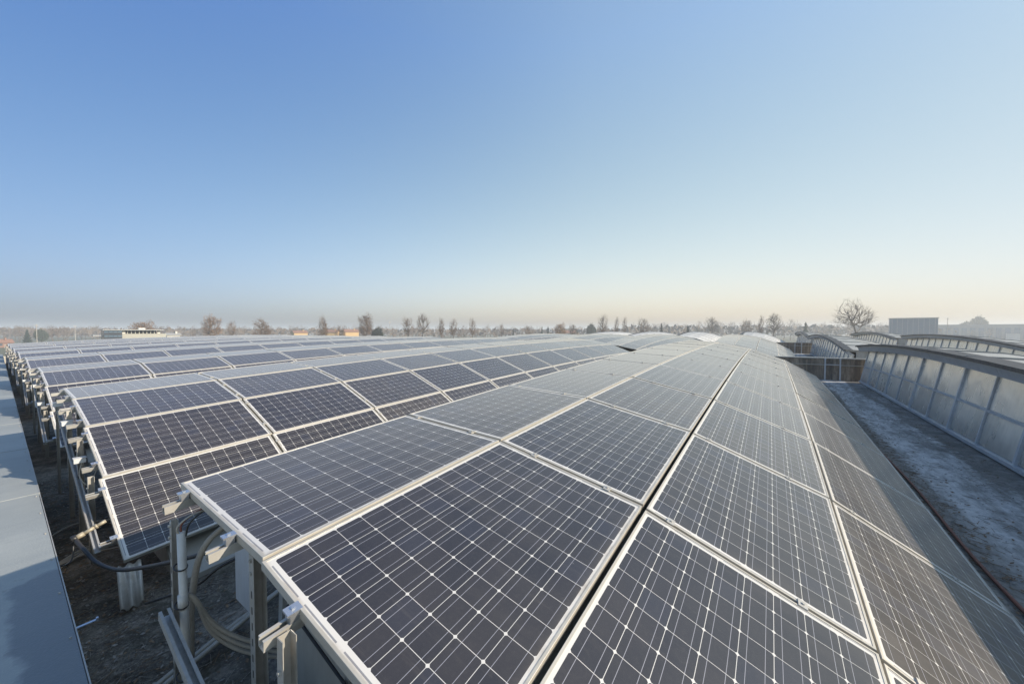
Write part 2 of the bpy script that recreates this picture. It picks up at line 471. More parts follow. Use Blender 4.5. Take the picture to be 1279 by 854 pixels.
fb = thing('factory_building', 'long factory under the solar roof, seen along its pale left ledge', 'building', (0, 0, 0))
wl = MB()
wl.box(-5.0, 66.0, -21.0, -20.7, 0, Z(-2.5)); wl.box(-5, 66, YF, YF + .3, 0, Z(-1.9))
wl.box(-5.0, -4.7, -20.69, YF - .01, 0, Z(-2.0)); wl.box(66.01, 66.3, -21, YF, 0, Z(-1.9))
wl.build('wall', M['gable'], fb)
LZ = -1.75
lx = lambda y: 0.235 + .0130 * y             # right edge of the ledge
lg = MB()
ys = [-6, -3.4, -.9, 1.6, 6.45, 9.05, 11.7, 14.2, 16.8, 19.4, 22, 24.6, 27.2, 29.8, 32.4, 35, 37.6, 40.2, 42.8, YF]
for a, b_ in zip(ys[:-1], ys[1:]):          # coated sheets lapped over each other
    dx = random.uniform(-.012, .012); t0, t1 = .0, .004
    xa, xb = lx(a) + dx, lx(b_ + .06) + dx
    top = [(-4.69, a, Z(LZ + t1)), (xa, a, Z(LZ + t1)), (xb, b_ + .06, Z(LZ + t0)), (-4.69, b_ + .06, Z(LZ + t0))]
    bot = [(p[0], p[1], Z(LZ - .03)) for p in top]
    lg.add(top + bot, [(0, 1, 2, 3), (7, 6, 5, 4), (0, 4, 5, 1), (1, 5, 6, 2), (2, 6, 7, 3), (3, 7, 4, 0)])
lg.build('ledge', M['ledge'], fb)
uw = MB(); uw.add([(lx(-6) - .06, -6, Z(-2.6)), (lx(YF) - .06, YF - .4, Z(-2.6)), (lx(YF) - .06, YF - .4, Z(LZ - .035)), (lx(-6) - .06, -6, Z(LZ - .035)),
                   (lx(-6) - .3, -6, Z(-2.6)), (lx(YF) - .3, YF - .4, Z(-2.6)), (lx(YF) - .3, YF - .4, Z(LZ - .035)), (lx(-6) - .3, -6, Z(LZ - .035))],
                  [(0, 1, 2, 3), (7, 6, 5, 4), (0, 3, 7, 4), (1, 5, 6, 2), (3, 2, 6, 7), (0, 4, 5, 1)])
uw.build('upstand', M['gable'], fb)

# ------------------------------------------------------------------ roof sheds
TILT = [2.9, 11.4, 20.6, 30.4]
PITCH_W = [1.075, 1.098, 1.088, 1.072]
PY, PZ = [0.0], [0.0]
for t, w in zip(TILT, PITCH_W):
    PY.append(PY[-1] - w * math.cos(R_(t))); PZ.append(PZ[-1] - w * math.sin(R_(t)))
AP = 1.62                                    # panel pitch along the rows
def arch1(x):                                # crest height along bay 1, x from the left end of the row
    return .0606 * x - .00191 * x * x
def arch_b2(x): return .60 - .0036 * (x - 35.5) ** 2
def arch_b3(x): return .78 - .0040 * (x - 55.5) ** 2
CREST0 = -.865
ROWS = [2.742, 8.82, 14.36, 20.3, 26.1, 31.6, 37.1, 42.5]
row_x = lambda y: .62 + .0085 * (y - 2.742)
def shell_drop(q):                           # underside profile of a shed, q metres down from the crest
    k = 0
    while k < 3 and -PY[k + 1] < q: k += 1
    return PZ[k] - math.tan(R_(TILT[k])) * (q + PY[k])

def make_shed(label, x0, x1, yc, zf, group, glaze=True, below=0.0, base=DECK_R, roof='shell', lean=.22, left_gable=True):
    """a roof shed: crest edge at yc facing +Y with glazing below it, roof falling away towards -Y"""
    o = thing('roof_shed', label, 'roof shed', (x0, yc, Z(base)), group)
    ox, oy, oz = x0, yc, Z(base)
    nx = max(6, int((x1 - x0) / 1.0)); xs = [x0 + (x1 - x0) * i / nx for i in range(nx + 1)]
    qs = [0, .35, .7, 1.08, 1.6, 2.15, 2.7, 3.2, 3.7, 4.15]
    th = .07
    m = MB()
    top = [(x, yc - q, Z(zf(x) + shell_drop(q) - below)) for x in xs for q in qs]
    n = len(qs)
    m.add(top, [(i * n + j, (i + 1) * n + j, (i + 1) * n + j + 1, i * n + j + 1) for i in range(nx) for j in range(n - 1)][:])
    low = [(a, b, c - th) for a, b, c in top]
    m.add(low, [(i * n + j, i * n + j + 1, (i + 1) * n + j + 1, (i + 1) * n + j) for i in range(nx) for j in range(n - 1)])
    N = len(top)
    edge = []
    m2 = [(i * n, i * n + N, (i + 1) * n + N, (i + 1) * n) for i in range(nx)] + [(i * n + n - 1, (i + 1) * n + n - 1, (i + 1) * n + n - 1 + N, i * n + n - 1 + N) for i in range(nx)]
    m2 += [(j, j + 1, j + 1 + N, j + N) for j in range(n - 1)] + [(nx * n + j, nx * n + j + N, nx * n + j + 1 + N, nx * n + j + 1) for j in range(n - 1)]
    m.f += m2; m.mi += [0] * len(m2)
    if below == 0:
        for i in range(0, nx + 1, 2):
            for j in range(n - 1):
                a_, b_ = Vector(top[i * n + j]), Vector(top[i * n + j + 1])
                m.bar(a_ + Vector((0, 0, .012)), b_ + Vector((0, 0, .012)), .05, .03)
    m.build('roof_shell', M[roof], o, smooth=False, origin=(ox, oy, oz))
    # bitumen lip along the arched eave
    e = MB()
    for a, b_ in zip(xs[:-1], xs[1:]):
        za, zb = Z(zf(a) - below), Z(zf(b_) - below)
        pr = [(.05, .012), (.05, -.05), (.003, -.05), (.003, .004), (-.25, -.002), (-.25, .016)]
        va = [(a, yc + p, za + q) for p, q in pr]; vb = [(b_, yc + p, zb + q) for p, q in pr]
        e.add(va + vb, [(i, (i + 1) % 6, (i + 1) % 6 + 6, i + 6) for i in range(6)] + [(5, 4, 3, 2, 1, 0), (6, 7, 8, 9, 10, 11)])
    e.build('eave_lip', M['edge'], o, origin=(ox, oy, oz))
    # fascia board under the lip, leaning back to the head of the glazing
    f = MB()
    hd = .17
    gy = lambda z: yc - .12 - lean * (z - Z(base)) / 1.2
    yt = yc - .02
    for a, b_ in zip(xs[:-1], xs[1:]):
        za, zb = Z(zf(a) - below), Z(zf(b_) - below)
        pts = lambda x, z: [(x, yt, z - .053), (x, yt - .05, z - .053 - hd), (x, gy(z - .053 - hd) - .03, z - .053 - hd), (x, yt - .06, z - .053)]
        f.add(pts(a, za) + pts(b_ - .006, zb), [(0, 1, 5, 4), (1, 2, 6, 5), (2, 3, 7, 6), (3, 0, 4, 7), (3, 2, 1, 0), (4, 5, 6, 7)])
    f.build('fascia', M['fascia'], o, origin=(ox, oy, oz))
    # gable walls
    for gx, fl in ((x0 + .02, 1), (x1 - .10, 0)):
        g = MB()
        ring = [(yc - q, Z(zf(gx) + shell_drop(q) - below - th - .004)) for q in qs]
        ring = [(yc - .36, ring[0][1])] + ring[2:]
        lowz = Z(base - .5)
        for (ya, za), (yb2, zb2) in zip(ring[:-1], ring[1:]):
            g.add([(gx, ya, lowz), (gx, yb2, lowz), (gx, yb2, zb2), (gx, ya, za), (gx + .08, ya, lowz), (gx + .08, yb2, lowz), (gx + .08, yb2, zb2), (gx + .08, ya, za)],
                  [(0, 1, 2, 3), (7, 6, 5, 4), (3, 2, 6, 7)])
        g.add([(gx, ring[0][0], lowz), (gx, ring[0][0], ring[0][1]), (gx + .08, ring[0][0], ring[0][1]), (gx + .08, ring[0][0], lowz)], [(0, 1, 2, 3)])
        g.build('gable_wall', M['gable'], o, origin=(ox, oy, oz))
    # glazing: each pane a mesh, leaning back towards the top
    if glaze:
        ztr = lambda x: Z(zf(x) - below - .053 - hd + .01)
        pw = 1.25
        npn = int(round((x1 - x0 - .22) / pw)); pw = (x1 - x0 - .22) / npn
        px0 = x0 + .11
        bz = Z(base + .07)
        def pane(xa, xb, zla, zlb, zta, ztb):
            p = MB()
            vs = [(xa, gy(zla), zla), (xb, gy(zlb), zlb), (xb, gy(ztb), ztb), (xa, gy(zta), zta)]
            p.add(vs + [(a, b - .012, c) for a, b, c in vs], [(3, 2, 1, 0), (4, 5, 6, 7), (0, 1, 5, 4), (1, 2, 6, 5), (2, 3, 7, 6), (3, 0, 4, 7)])
            return p.build('window_pane', M['glazing'], None, origin=(ox, oy, oz))
        mid = lambda x: bz + .47 * (max(.2, ztr(x) - bz))
        for k in range(npn):
            xa, xb = px0 + k * pw, px0 + (k + 1) * pw
            a, b_ = xa + .03, xb - .03
            pane(a, b_, bz + .03, bz + .03, mid(a) - .025, mid(b_) - .025).parent = o
            pane(a, b_, mid(a) + .025, mid(b_) + .025, ztr(a), ztr(b_)).parent = o
        for k in range(npn + 1):
            x = px0 + k * pw
            w = .06 if k % 2 == 0 else .034
            b1 = MB(); b1.bar((x, gy(bz) + .012, bz), (x, gy(ztr(x)) + .012, ztr(x)), w, .05 if k % 2 == 0 else .035, up=(0, 1, 0))
            b1.build('mullion', M['mullion'], o, origin=(ox, oy, oz))
        tr = MB()
        for k in range(npn):
            xa, xb = px0 + k * pw + .02, px0 + (k + 1) * pw - .02
            tr.bar((xa, gy(mid(xa)) + .010, mid(xa)), (xb, gy(mid(xb)) + .010, mid(xb)), .035, .045)
        tr.build('transom', M['mullion'], o, origin=(ox, oy, oz))
        sl = MB(); sl.bar((x0 + .11, gy(bz) + .02, bz - .01), (x1 - .11, gy(bz) + .02, bz - .01), .09, .06)
        sl.build('sill', M['mullion'], o, origin=(ox, oy, oz))
        up = MB(); up.box(x0 + .11, x1 - .11, gy(bz) - .12, gy(bz) - .03, Z(base - .4), bz - .045)
        up.build('kerb', M['edge'], o, origin=(ox, oy, oz))
    return o

# sheds on the right of the camera (bare roofs, glazing towards us)
RY, RSP = -2.86, 5.75
zr1 = lambda x: -.40 - .0043 * (x - 13.5) ** 2
zb2 = lambda x: CREST0 + arch_b2(x)
zb3 = lambda x: CREST0 + arch_b3(x)
BAY2, BAY3 = (22.6, 42.2), (44.6, 65.0)
GS = 'glazed roof sheds on the right'
make_shed('nearest glazed roof shed on the right, its cloudy windows beside the pale gutter', -4.0, 20.0, RY, zr1, GS)
make_shed('glazed roof shed behind the brown wall, its curved eave in full view', *BAY2, RY, zb2, GS)
make_shed('small far shed end left of the fully visible curved shed', *BAY3, RY, zb3, GS)
make_shed('long glazed roof shed rising behind the nearest right hand shed', *BAY2, RY - RSP, lambda x: zb2(x) + .04, GS)
make_shed('distant pale shed with a curved eave under the big bare tree', *BAY3, RY - RSP, zb3, GS)

# sheds that carry the solar arrays
GA = 'roof sheds under the solar arrays'
for n, y in enumerate(ROWS):
    x0 = row_x(y) + .33
    o = make_shed(['roof shed under the nearest solar array, beige gable at its end', 'roof shed under the second solar array from the camera',
               'roof shed under the third solar array from the camera', 'roof shed under the fourth solar array from the camera',
               'roof shed under the fifth solar array from the camera', 'roof shed under the sixth solar array from the camera',
               'roof shed under the seventh solar array from the camera', 'roof shed under the farthest solar array along the ledge'][n],
              x0, row_x(y) + (16.5 if n == 0 else 18.1), y - .12, lambda x, q=row_x(y): CREST0 + arch1(x - q), GA, glaze=(n < 2), below=.30, lean=.1)
    if n < 4:
        make_shed(['shed roof of the second bay carrying panels beyond the nearest array', 'shed roof of the second bay beyond the second array',
                   'shed roof of the second bay beyond the third array', 'shed roof of the second bay beyond the fourth array'][n],
                  *BAY2, y - .12, zb2, GA, glaze=False, below=.30)
        make_shed(['bare pale shed roof at the far end of the nearest row', 'bare pale shed roof at the far end of the second row',
                   'bare pale shed roof at the far end of the third row', 'bare pale shed roof at the far end of the fourth row'][n],
                  *BAY3, y - .12, zb3, GA, glaze=False, roof='frosted')

# stained walls across the gutters between the bays
def cross_wall(label, x, y0, y1, ztop, zbot):
    o = thing('cross_wall', label, 'wall', (x, (y0 + y1) / 2, Z(zbot)), 'stained walls across the roof gutters')
    g = (x, (y0 + y1) / 2, Z(zbot))
    m = MB(); m.box(x, x + .2, y0, y1, Z(zbot - .3), Z(ztop - .05)); m.build('wall', M['stained'], o, origin=g)
    m = MB(); m.box(x - .05, x + .25, y0 - .02, y1 + .02, Z(ztop - .047), Z(ztop)); m.build('coping', M['shell'], o, origin=g)
    m = MB(); m.bar((x - .03, y0 + .05, Z(ztop - .30)), (x - .03, y1 - .3, Z(ztop - .30)), .05, .03); m.build('ledge_strip', M['frame'], o, origin=g)
    for y in (-1.93, -2.41):
        m = MB(); m.bar((x - .09, y, Z(zbot)), (x - .09, y, Z(ztop - .02)), .05, .05); m.build('post', M['mullion'], o, origin=g)
    m = MB(); m.bar((x - .09, -2.38, Z(ztop - .28)), (x - .09, -1.96, Z(ztop - .28)), .03, .03)
    m.build('rung', M['mullion'], o, origin=g)
    return o
cross_wall('brown stained wall closing the near gutter on the right', 20.35, -3.40, 1.2, -1.12, DECK_R)
cross_wall('smaller brown stained wall behind the first one, far gutter', 43.2, -3.40, 1.2, -1.05, DECK_R)

# ------------------------------------------------------------------ solar arrays
def frame_mesh():
    m = MB()
    L, W, H, lip = PL, PW, .038, .0115
    o = [(0, 0), (L, 0), (L, W), (0, W)]
    i = [(lip, lip), (L - lip, lip), (L - lip, W - lip), (lip, W - lip)]
    c = .0012                                # a small chamfer on the outer edge
    oc = [(c, c), (L - c, c), (L - c, W - c), (c, W - c)]
    r = [[(x, y, -H) for x, y in o], [(x, y, -c) for x, y in o], [(x, y, 0) for x, y in oc], [(x, y, 0) for x, y in i], [(x, y, -.006) for x, y in i],
         ]
    vs = [p for ring in r for p in ring]
    fs = []
    for k in range(len(r) - 1):
        for j in range(4):
            fs.append((k * 4 + j, k * 4 + (j + 1) % 4, (k + 1) * 4 + (j + 1) % 4, (k + 1) * 4 + j))
    m.add(vs, fs)
    fl = .028                                # inward flange underneath
    b = [(x, y, -H) for x, y in o] + [(x, y, -H) for x, y in [(fl, fl), (L - fl, fl), (L - fl, W - fl), (fl, W - fl)]]
    m.add(b, [(j, j + 4, (j + 1) % 4 + 4, (j + 1) % 4) for j in range(4)])
    return m
FRAME = frame_mesh().mesh('panel_frame'); FRAME.materials.append(M['frame'])
def laminate(m, e=.0112):
    x0, x1, y0, y1 = e, PL - e, e, PW - e
    zt, zb = -.0025, -.0075
    v = [(x0, y0, zb), (x1, y0, zb), (x1, y1, zb), (x0, y1, zb), (x0, y0, zt), (x1, y0, zt), (x1, y1, zt), (x0, y1, zt)]
    k = m.m
    m.add(v, [(4, 5, 6, 7)])
    m.m = k + 1
    m.add(v, [(0, 3, 2, 1)])
    m.m = k
lm = MB(); laminate(lm); GLASS = lm.mesh('cell_sheet'); GLASS.materials.append(M['cells']); GLASS.materials.append(M['backsheet'])
GLASS_GLARE = GLASS.copy(); GLASS_GLARE.materials[0] = M['glare_cells']
one = frame_mesh(); one.m = 1; laminate(one)
WHOLE = one.mesh('solar_panel'); [WHOLE.materials.append(M[k]) for k in ('frame', 'cells', 'backsheet')]
cl = MB(); cl.box(-.026, .026, -.02, .02, -.002, .006); cl.box(-.016, .016, -.02, .02, -.045, -.0021); cl.tube([(0, 0, .0061), (0, 0, .012)], .0075, 6)
CLAMP = cl.mesh('clamp'); CLAMP.materials.append(M['steel'])
CLAMP_MID = CLAMP.copy(); CLAMP_MID.materials[0] = M['rail']

def build_array(label, x0, y0, zf, n, group, detail, base):
    """zf(x) gives the crest height (before CZ) x metres from the left end"""
    o = thing('solar_array', label, 'solar array', (x0, y0, Z(base)), group)
    inv = Vector((x0, y0, Z(base)))
    rnd = random.Random(label)
    def node(i, j): return Vector((x0 + AP * i, y0 + PY[j], Z(zf(AP * i)) + PZ[j]))
    for j in range(4):
        for i in range(n):
            a, b, c = node(i, j + 1), node(i + 1, j + 1), node(i, j)
            ex = (b - a).normalized(); ey = (c - a); ey = (ey - ex * ey.dot(ex)).normalized(); ez = ex.cross(ey)
            wob = Matrix.Rotation(R_(rnd.gauss(0, .12)), 3, ex) @ Matrix.Rotation(R_(rnd.gauss(0, .10)), 3, ey)
            ex, ey, ez = wob @ ex, wob @ ey, wob @ ez
            gap = (PITCH_W[j] - PW) / 2
            p = a + ex * (AP - PL) / 2 + ey * gap - inv
            mat = Matrix(((ex.x, ey.x, ez.x, p.x), (ex.y, ey.y, ez.y, p.y), (ex.z, ey.z, ez.z, p.z), (0, 0, 0, 1)))
            if detail >= 1:
                f = bpy.data.objects.new('solar_panel', FRAME); COL.objects.link(f); f.parent = o; f.matrix_local = mat
                g = bpy.data.objects.new('cell_sheet', GLASS_GLARE if j == 3 else GLASS); COL.objects.link(g); g.parent = f
            else:
                f = bpy.data.objects.new('solar_panel', WHOLE); COL.objects.link(f); f.parent = o; f.matrix_local = mat
    if detail < 0: return o, node
    # rails under the panels, sticking out at the left end, with clamps in the joints
    for j in range(4):
        for fr in (.14, .73) if j != 1 else (.28, .78):
            def rp(i, off=0.0, drop=.0):
                a, b = node(i, j), node(i, j + 1)
                nrm = Vector((0, -math.sin(R_(TILT[j])), math.cos(R_(TILT[j]))))
                return a + (b - a) * fr - nrm * (.0385 + .0215 + drop) - inv
            m = MB()
            ext = -.11 + rnd.uniform(-.03, .02)
            p0 = rp(0) + Vector((ext, 0, ext * .06))
            pts = [p0] + [rp(i) for i in range(1, n)] + [rp(n) + Vector((.06, 0, 0))]
            nrm = Vector((0, -math.sin(R_(TILT[j])), math.cos(R_(TILT[j]))))
            for a, b in zip(pts[:-1], pts[1:]):
                m.channel(a, b - (b - a).normalized() * .002, .040, .042, .004, up=nrm)
            m.build('mounting_rail', M['rail'], o)
            if detail >= 1:
                for i in range(0, min(n, 10 if detail > 1 else 1)):
                    q = rp(i) + nrm * (.0215 + .0385) + Vector((-.016 if i == 0 else 0, 0, 0))
                    if i == 0: q = rp(i) + nrm * (.0215 + .034) + Vector((-.014, 0, 0))
                    c = bpy.data.objects.new('clamp', CLAMP if i == 0 else CLAMP_MID); COL.objects.link(c); c.parent = o
                    ex = Vector((1, 0, .06)).normalized(); ey = nrm.cross(ex)
                    c.matrix_local = Matrix(((ex.x, ey.x, nrm.x, q.x), (ex.y, ey.y, nrm.y, q.y), (ex.z, ey.z, nrm.z, q.z), (0, 0, 0, 1)))
    # end posts: open-topped channel posts, a sloping brace, seen at the left end
    def atq(q, x, dz):
        k = 0
        while k < 3 and -PY[k + 1] < q: k += 1
        return Vector((x, -q, Z(zf(0)) + PZ[k] - math.tan(R_(TILT[k])) * (q + PY[k]) - .09 + dz - inv.z))
    zb = Z(DECK_L) - inv.z
    for q, x, w in ((.17, -.062, .028), (.80, .09, .05), (1.42, -.055, .042), (2.35, -.06, .045), (3.05, -.06, .045)):
        t = atq(q, x, -.0)
        m = MB()
        for (sx, sy, lx_, ly_) in ((-1, 0, .003, w), (1, 0, .003, w), (0, 1, w, .003)):
            m.box(t.x + sx * w / 2 - lx_ / 2, t.x + sx * w / 2 + lx_ / 2, t.y + sy * w / 2 - ly_ / 2, t.y + sy * w / 2 + ly_ / 2, zb, t.z + (.05 if q > 1 else -.035))
        m.build('support_post', M['zinc'], o)
        if detail >= 2:
            for dz in (.06, .12):
                b2 = MB(); b2.tube([(t.x - w / 2 - .002, t.y, t.z - dz), (t.x - w / 2 - .010, t.y, t.z - dz)], .008, 6)
                b2.build('bolt', M['rail'], o)
            sl = MB(); zz = t.z - .22
            while zz > zb + .15:
                sl.box(t.x - w / 2 - .0023, t.x - w / 2 - .0016, t.y - .005, t.y + .005, zz - .017, zz + .017); zz -= .075
            sl.build('slot', M['cable_black'], o)
    m = MB(); a, b = atq(.22, -.120, -.50), atq(3.95, -.16, -.07)
    a.z += .02
    if detail < 3: a, b = atq(.25, -.05, -.22), atq(3.85, -.12, .02)
    m.channel(a, b, .045, .045, .004); m.build('brace', M['rail'], o)
    return o, node

LAB = ['nearest solar array filling the foreground, four panels deep', 'second solar array, directly behind the nearest one, its left end curved down to the gutter',
       'third solar array from the camera along the ledge', 'fourth solar array from the camera along the ledge', 'fifth solar array from the camera along the ledge',
       'sixth solar array from the camera along the ledge', 'seventh solar array from the camera along the ledge', 'farthest solar array along the ledge, against the treeline']
nodes = []
for n, y in enumerate(ROWS):
    o, nd = build_array(LAB[n], row_x(y), y, lambda x: CREST0 + arch1(x), 10 if n == 0 else 11, 'curved rows of solar panels on the roof', 3 if n == 0 else 2 if n == 1 else 1 if n < 4 else 0, DECK_L)
    nodes.append((o, nd))
LAB2 = ['solar array beyond the far end of the nearest one, crossing the roof crest', 'solar array beyond the far end of the second one',
        'solar array beyond the far end of the third one', 'solar array beyond the far end of the fourth one']
for n, y in enumerate(ROWS[:4]):
    build_array(LAB2[n], BAY2[0] + .2, y, lambda x: zb2(BAY2[0] + .2 + x), 12, 'curved rows of solar panels in the second bay', -1, DECK_R)

# ------------------------------------------------------------------ clutter at the left end of the rows
def tube_thing(name, label, cat, pts, r, mat, n=8, smooth=True, group=None, curve=True):
    o0 = Vector(pts[0])
    P = bez(pts, 10) if curve else [Vector(p) for p in pts]
    m = MB(); m.tube([(p - o0) + Vector((0, 0, 0)) for p in P], r, n)
    o = m.build(name, mat, None, smooth)
    o.location = (o0.x, o0.y, CZ + o0.z)
    return tag(o, label, cat, group)

# white standpipe strapped to the first post
pp = thing('standpipe', 'pale grey plastic pipe standing beside the first post of the nearest array', 'pipe', (.568, 2.47, Z(DECK_L)))
m = MB(); m.tube([(0, 0, 0), (0, 0, .80), (-.006, 0, 1.385)], .018, 16); m.build('pipe', M['pvc'], pp, True)
m = MB(); m.tube([(-.006, 0, .985), (-.0065, 0, 1.06)], .0205, 16); m.build('socket', M['pvc'], pp, True)
for h in (.62, 1.0, 1.20):
    m = MB(); m.tube([(-.008 + .026 * math.cos(a), .016 + .036 * math.sin(a), h + .006 * math.sin(a)) for a in [k * math.pi / 8 for k in range(17)]], .004, 6)
    m.build('cable_tie', M['cable_black'], pp, True)
for k, (dx, dy) in enumerate(((.02, -.01), (.0, .012), (-.016, -.006))):
    m = MB(); m.tube(bez([(dx * .5, dy * .7, 1.36), (dx * 1.3, dy, 1.42), (.06 + dx, dy - .02, 1.47), (.16, -.03 + dy, 1.49 - .01 * k)], 8), .0045, 6)
    m.build('wire', M[('cable_black', 'red_pipe', 'cable_grey')[k]], pp, True)

tube_thing('corrugated_conduit', 'grey ribbed conduit arching from the pale standpipe under the nearest array', 'conduit',
           [(.60, 2.52, -1.75), (.61, 2.52, -1.45), (.645, 2.51, -1.22), (.72, 2.49, -1.11), (.84, 2.46, -1.075), (1.3, 2.40, -1.09)], .016, M['cable_grey'], 10)
for k in range(3):
    tube_thing('cable', ['upper beige cable sweeping down from the first post to the gutter floor', 'middle beige cable sweeping down from the first post to the gutter floor',
                         'lower beige cable sweeping down from the first post to the gutter floor'][k], 'cable',
               [(.585, 2.49, -1.38), (.615 + .003 * k, 2.47, -1.42 - .014 * k), (.667, 2.47, -1.555 - .028 * k), (.736, 2.43, -1.66 - .034 * k), (.84, 2.35, -1.75 - .034 * k), (1.02, 2.22, -1.83 - .03 * k), (1.5, 1.9, -1.92 - .02 * k)],
               .0105, M['cable_grey'], 8, group='beige cables at the near end')
for k in range(2):
    tube_thing('floor_cable', ['left beige cable lying across the gutter floor under the brace', 'right beige cable lying across the gutter floor under the brace'][k], 'cable',
               [(.36, 3.16 + .06 * k, -2.385), (.66, 3.27 + .055 * k, -2.35), (.84, 3.31 + .05 * k, -2.33), (1.02, 3.38 + .045 * k, -2.325), (1.6, 3.6, -2.31)], .019, M['cable_grey'], 8,
               group='beige cables on the gutter floor')
tube_thing('black_hose', 'black rubber cable sagging from the brass fitting to the nearest array', 'cable',
           [(.40, 4.66, -1.715), (.43, 4.50, -1.76), (.475, 4.32, -1.82), (.54, 4.02, -1.80), (.61, 3.66, -1.69), (.71, 3.2, -1.52), (.86, 2.90, -1.41), (1.4, 2.7, -1.38)], .014, M['cable_black'], 10)
tube_thing('black_cable', 'thin black cable behind the standpipe, below the black rubber cable', 'cable',
           [(.62, 3.6, -1.93), (.76, 3.05, -1.66), (.9, 2.9, -1.52), (1.4, 2.75, -1.47)], .009, M['cable_black'], 8)
bf = thing('brass_fitting', 'brass pipe fitting on the end of the black rubber cable', 'fitting', (.40, 4.68, Z(-1.71)))
m = MB(); m.tube([(0, 0, 0), (.05, .0, .02)], .021, 12); m.tube([(.05, 0, .02), (.11, 0, .047)], .016, 12); m.tube([(.11, 0, .047), (.125, 0, .053)], .022, 6); m.tube([(.125, 0, .053), (.175, 0, .074)], .015, 12)
m.build('body', M['brass'], bf, True)
m = MB(); m.tube([(-.018, 0, -.008), (.012, 0, .004)], .030, 12); m.build('collar', M['cable_black'], bf, True)
tube_thing('wall_hook', 'thin black hook standing out from the ledge below the brass fitting', 'hook', [(.26, 4.45, -1.80), (.335, 4.45, -1.81), (.365, 4.47, -1.78), (.375, 4.5, -1.70)], .005, M['cable_black'], 6)
m = MB(); m.box(-.10, 0, -.010, .010, -.004, .004); m.box(-.01, .0, -.010, .010, .0041, .014)
o = m.build('steel_strip', M['steel']); o.location = (.375, 3.42, Z(-1.80)); tag(o, 'short bright steel strip poking out from under the ledge', 'bracket')
# corrugated flashing hanging below the end of the second array
def flashing(label, x, y, tilt=.5):
    m = MB()
    n = 13
    up, dn = [], []
    for k in range(n):
        f = k / (n - 1)
        zz = .016 * math.sin(f * math.pi * 5)
        up.append((.02 + f * .16, .0, .0 + zz)); dn.append((-.005 + f * .15, -.30, -.24 + zz - .015 * math.sin(f * 3.1)))
    th = Vector((0, .006, -.006))
    vs = up + dn + [tuple(Vector(p) + th) for p in up + dn]
    fs = [(k, k + n, k + n + 1, k + 1) for k in range(n - 1)] + [(k + 2 * n, k + 1 + 2 * n, k + n + 1 + 2 * n, k + n + 2 * n) for k in range(n - 1)]
    fs += [(k + n, k + 3 * n, k + 1 + 3 * n, k + 1 + n) for k in range(n - 1)]
    m.add(vs, fs)
    o = m.build('roof_flashing', M['rail'], None, True); o.location = (x, y, Z(-2.13))
    return tag(o, label, 'flashing')
flashing('bent strip of corrugated metal under the corner of the second array', .62, 4.78)
# bits of timber and cable on the deck
rb = random.Random(5)
for k in range(5):
    x, y = .52 + rb.random() * .25, 5.9 + rb.random() * 1.3
    tube_thing('loose_cable', ['loose grey cable curled on the deck beside the ledge', 'loose grey cable lying straight across the deck beside the ledge', 'loose grey cable nearest the brace of the second array',
                               'loose grey cable half under the second array', 'thin loose grey cable by the third array'][k], 'cable',
               [(x - .35, y - .2 * rb.random(), -2.39), (x - .1, y + .12 * rb.random(), -2.375), (x + .2, y - .1, -2.36), (x + .5, y + .25 * rb.random(), -2.38)], .010, M['cable_grey'], 6,
               group='loose cables on the deck')
# red-brown pipe and pale cable along the bottom edge of the nearest array
tube_thing('gutter_pipe', 'thin rusty pipe running along the gutter beside the nearest array', 'pipe',
           [(1.5, -1.52, -2.03), (3, -1.57, -2.025), (5, -1.53, -2.025), (7, -1.58, -2.025), (10, -1.55, -2.025), (14, -1.60, -2.025), (18.5, -1.56, -2.025)], .014, M['red_pipe'], 8)
tube_thing('gutter_cable', 'thin pale cable lying in the gutter next to the rusty pipe', 'cable',
           [(2.5, -1.42, -2.03), (4, -1.46, -2.03), (5.5, -1.40, -2.03), (8, -1.47, -2.03), (12, -1.43, -2.03)], .007, M['cable_grey'], 6)
# end panel and pipes on the gable of the nearest shed
ns = [o for o in bpy.data.objects if o.name.startswith('roof_shed') and o.get('label', '').startswith('roof shed under the nearest')][0]
m = MB(); m.box(.885, .90, 2.52, 2.76, Z(-1.70), Z(-1.10)); m.build('end_panel', M['board'], ns, origin=tuple(ns.location))
for k, (za, zb_) in enumerate(((-1.22, -1.62), (-1.36, -1.80), (-1.47, -1.93))):
    m = MB(); m.tube([(.905, 2.1, Z(za)), (.905, .2, Z(zb_))], .008, 6); m.build('cable', M['cable_black'], ns, True, origin=tuple(ns.location))
for y in (1.55, .62):
    m = MB(); m.box(.918, .945, y, y + .03, Z(-2.4), Z(-1.33)); m.build('joint_cover', M['zinc'], ns, origin=tuple(ns.location))
# hanging leads and small boxes on the ends of the next rows
rb = random.Random(11)
for n in range(1, 8):
    o, nd = nodes[n]
    x0, y0, z0 = o.location
    for q in ((.55, 1.5, 2.5) if n < 4 else (1.0, 2.4)):
        zt = CREST0 - .13 - q * q * .068 - (z0 - CZ)
        m = MB(); m.tube(bez([(-.05, -q, zt), (-.09, -q - .06, zt - .18), (-.03, -q - .12, zt - .30), (.04, -q + .05, zt - .22), (.10, -q + .12, zt - .05)], 6), .006, 5)
        m.build('lead', M['cable_grey'], o, True)
        m = MB(); m.box(-.125, -.035, -q - .035, -q + .035, zt - .05, zt + .0); m.box(-.13, -.03, -q - .04, -q + .04, zt + .0015, zt + .008)
        m.build('junction_box', M['board'], o)

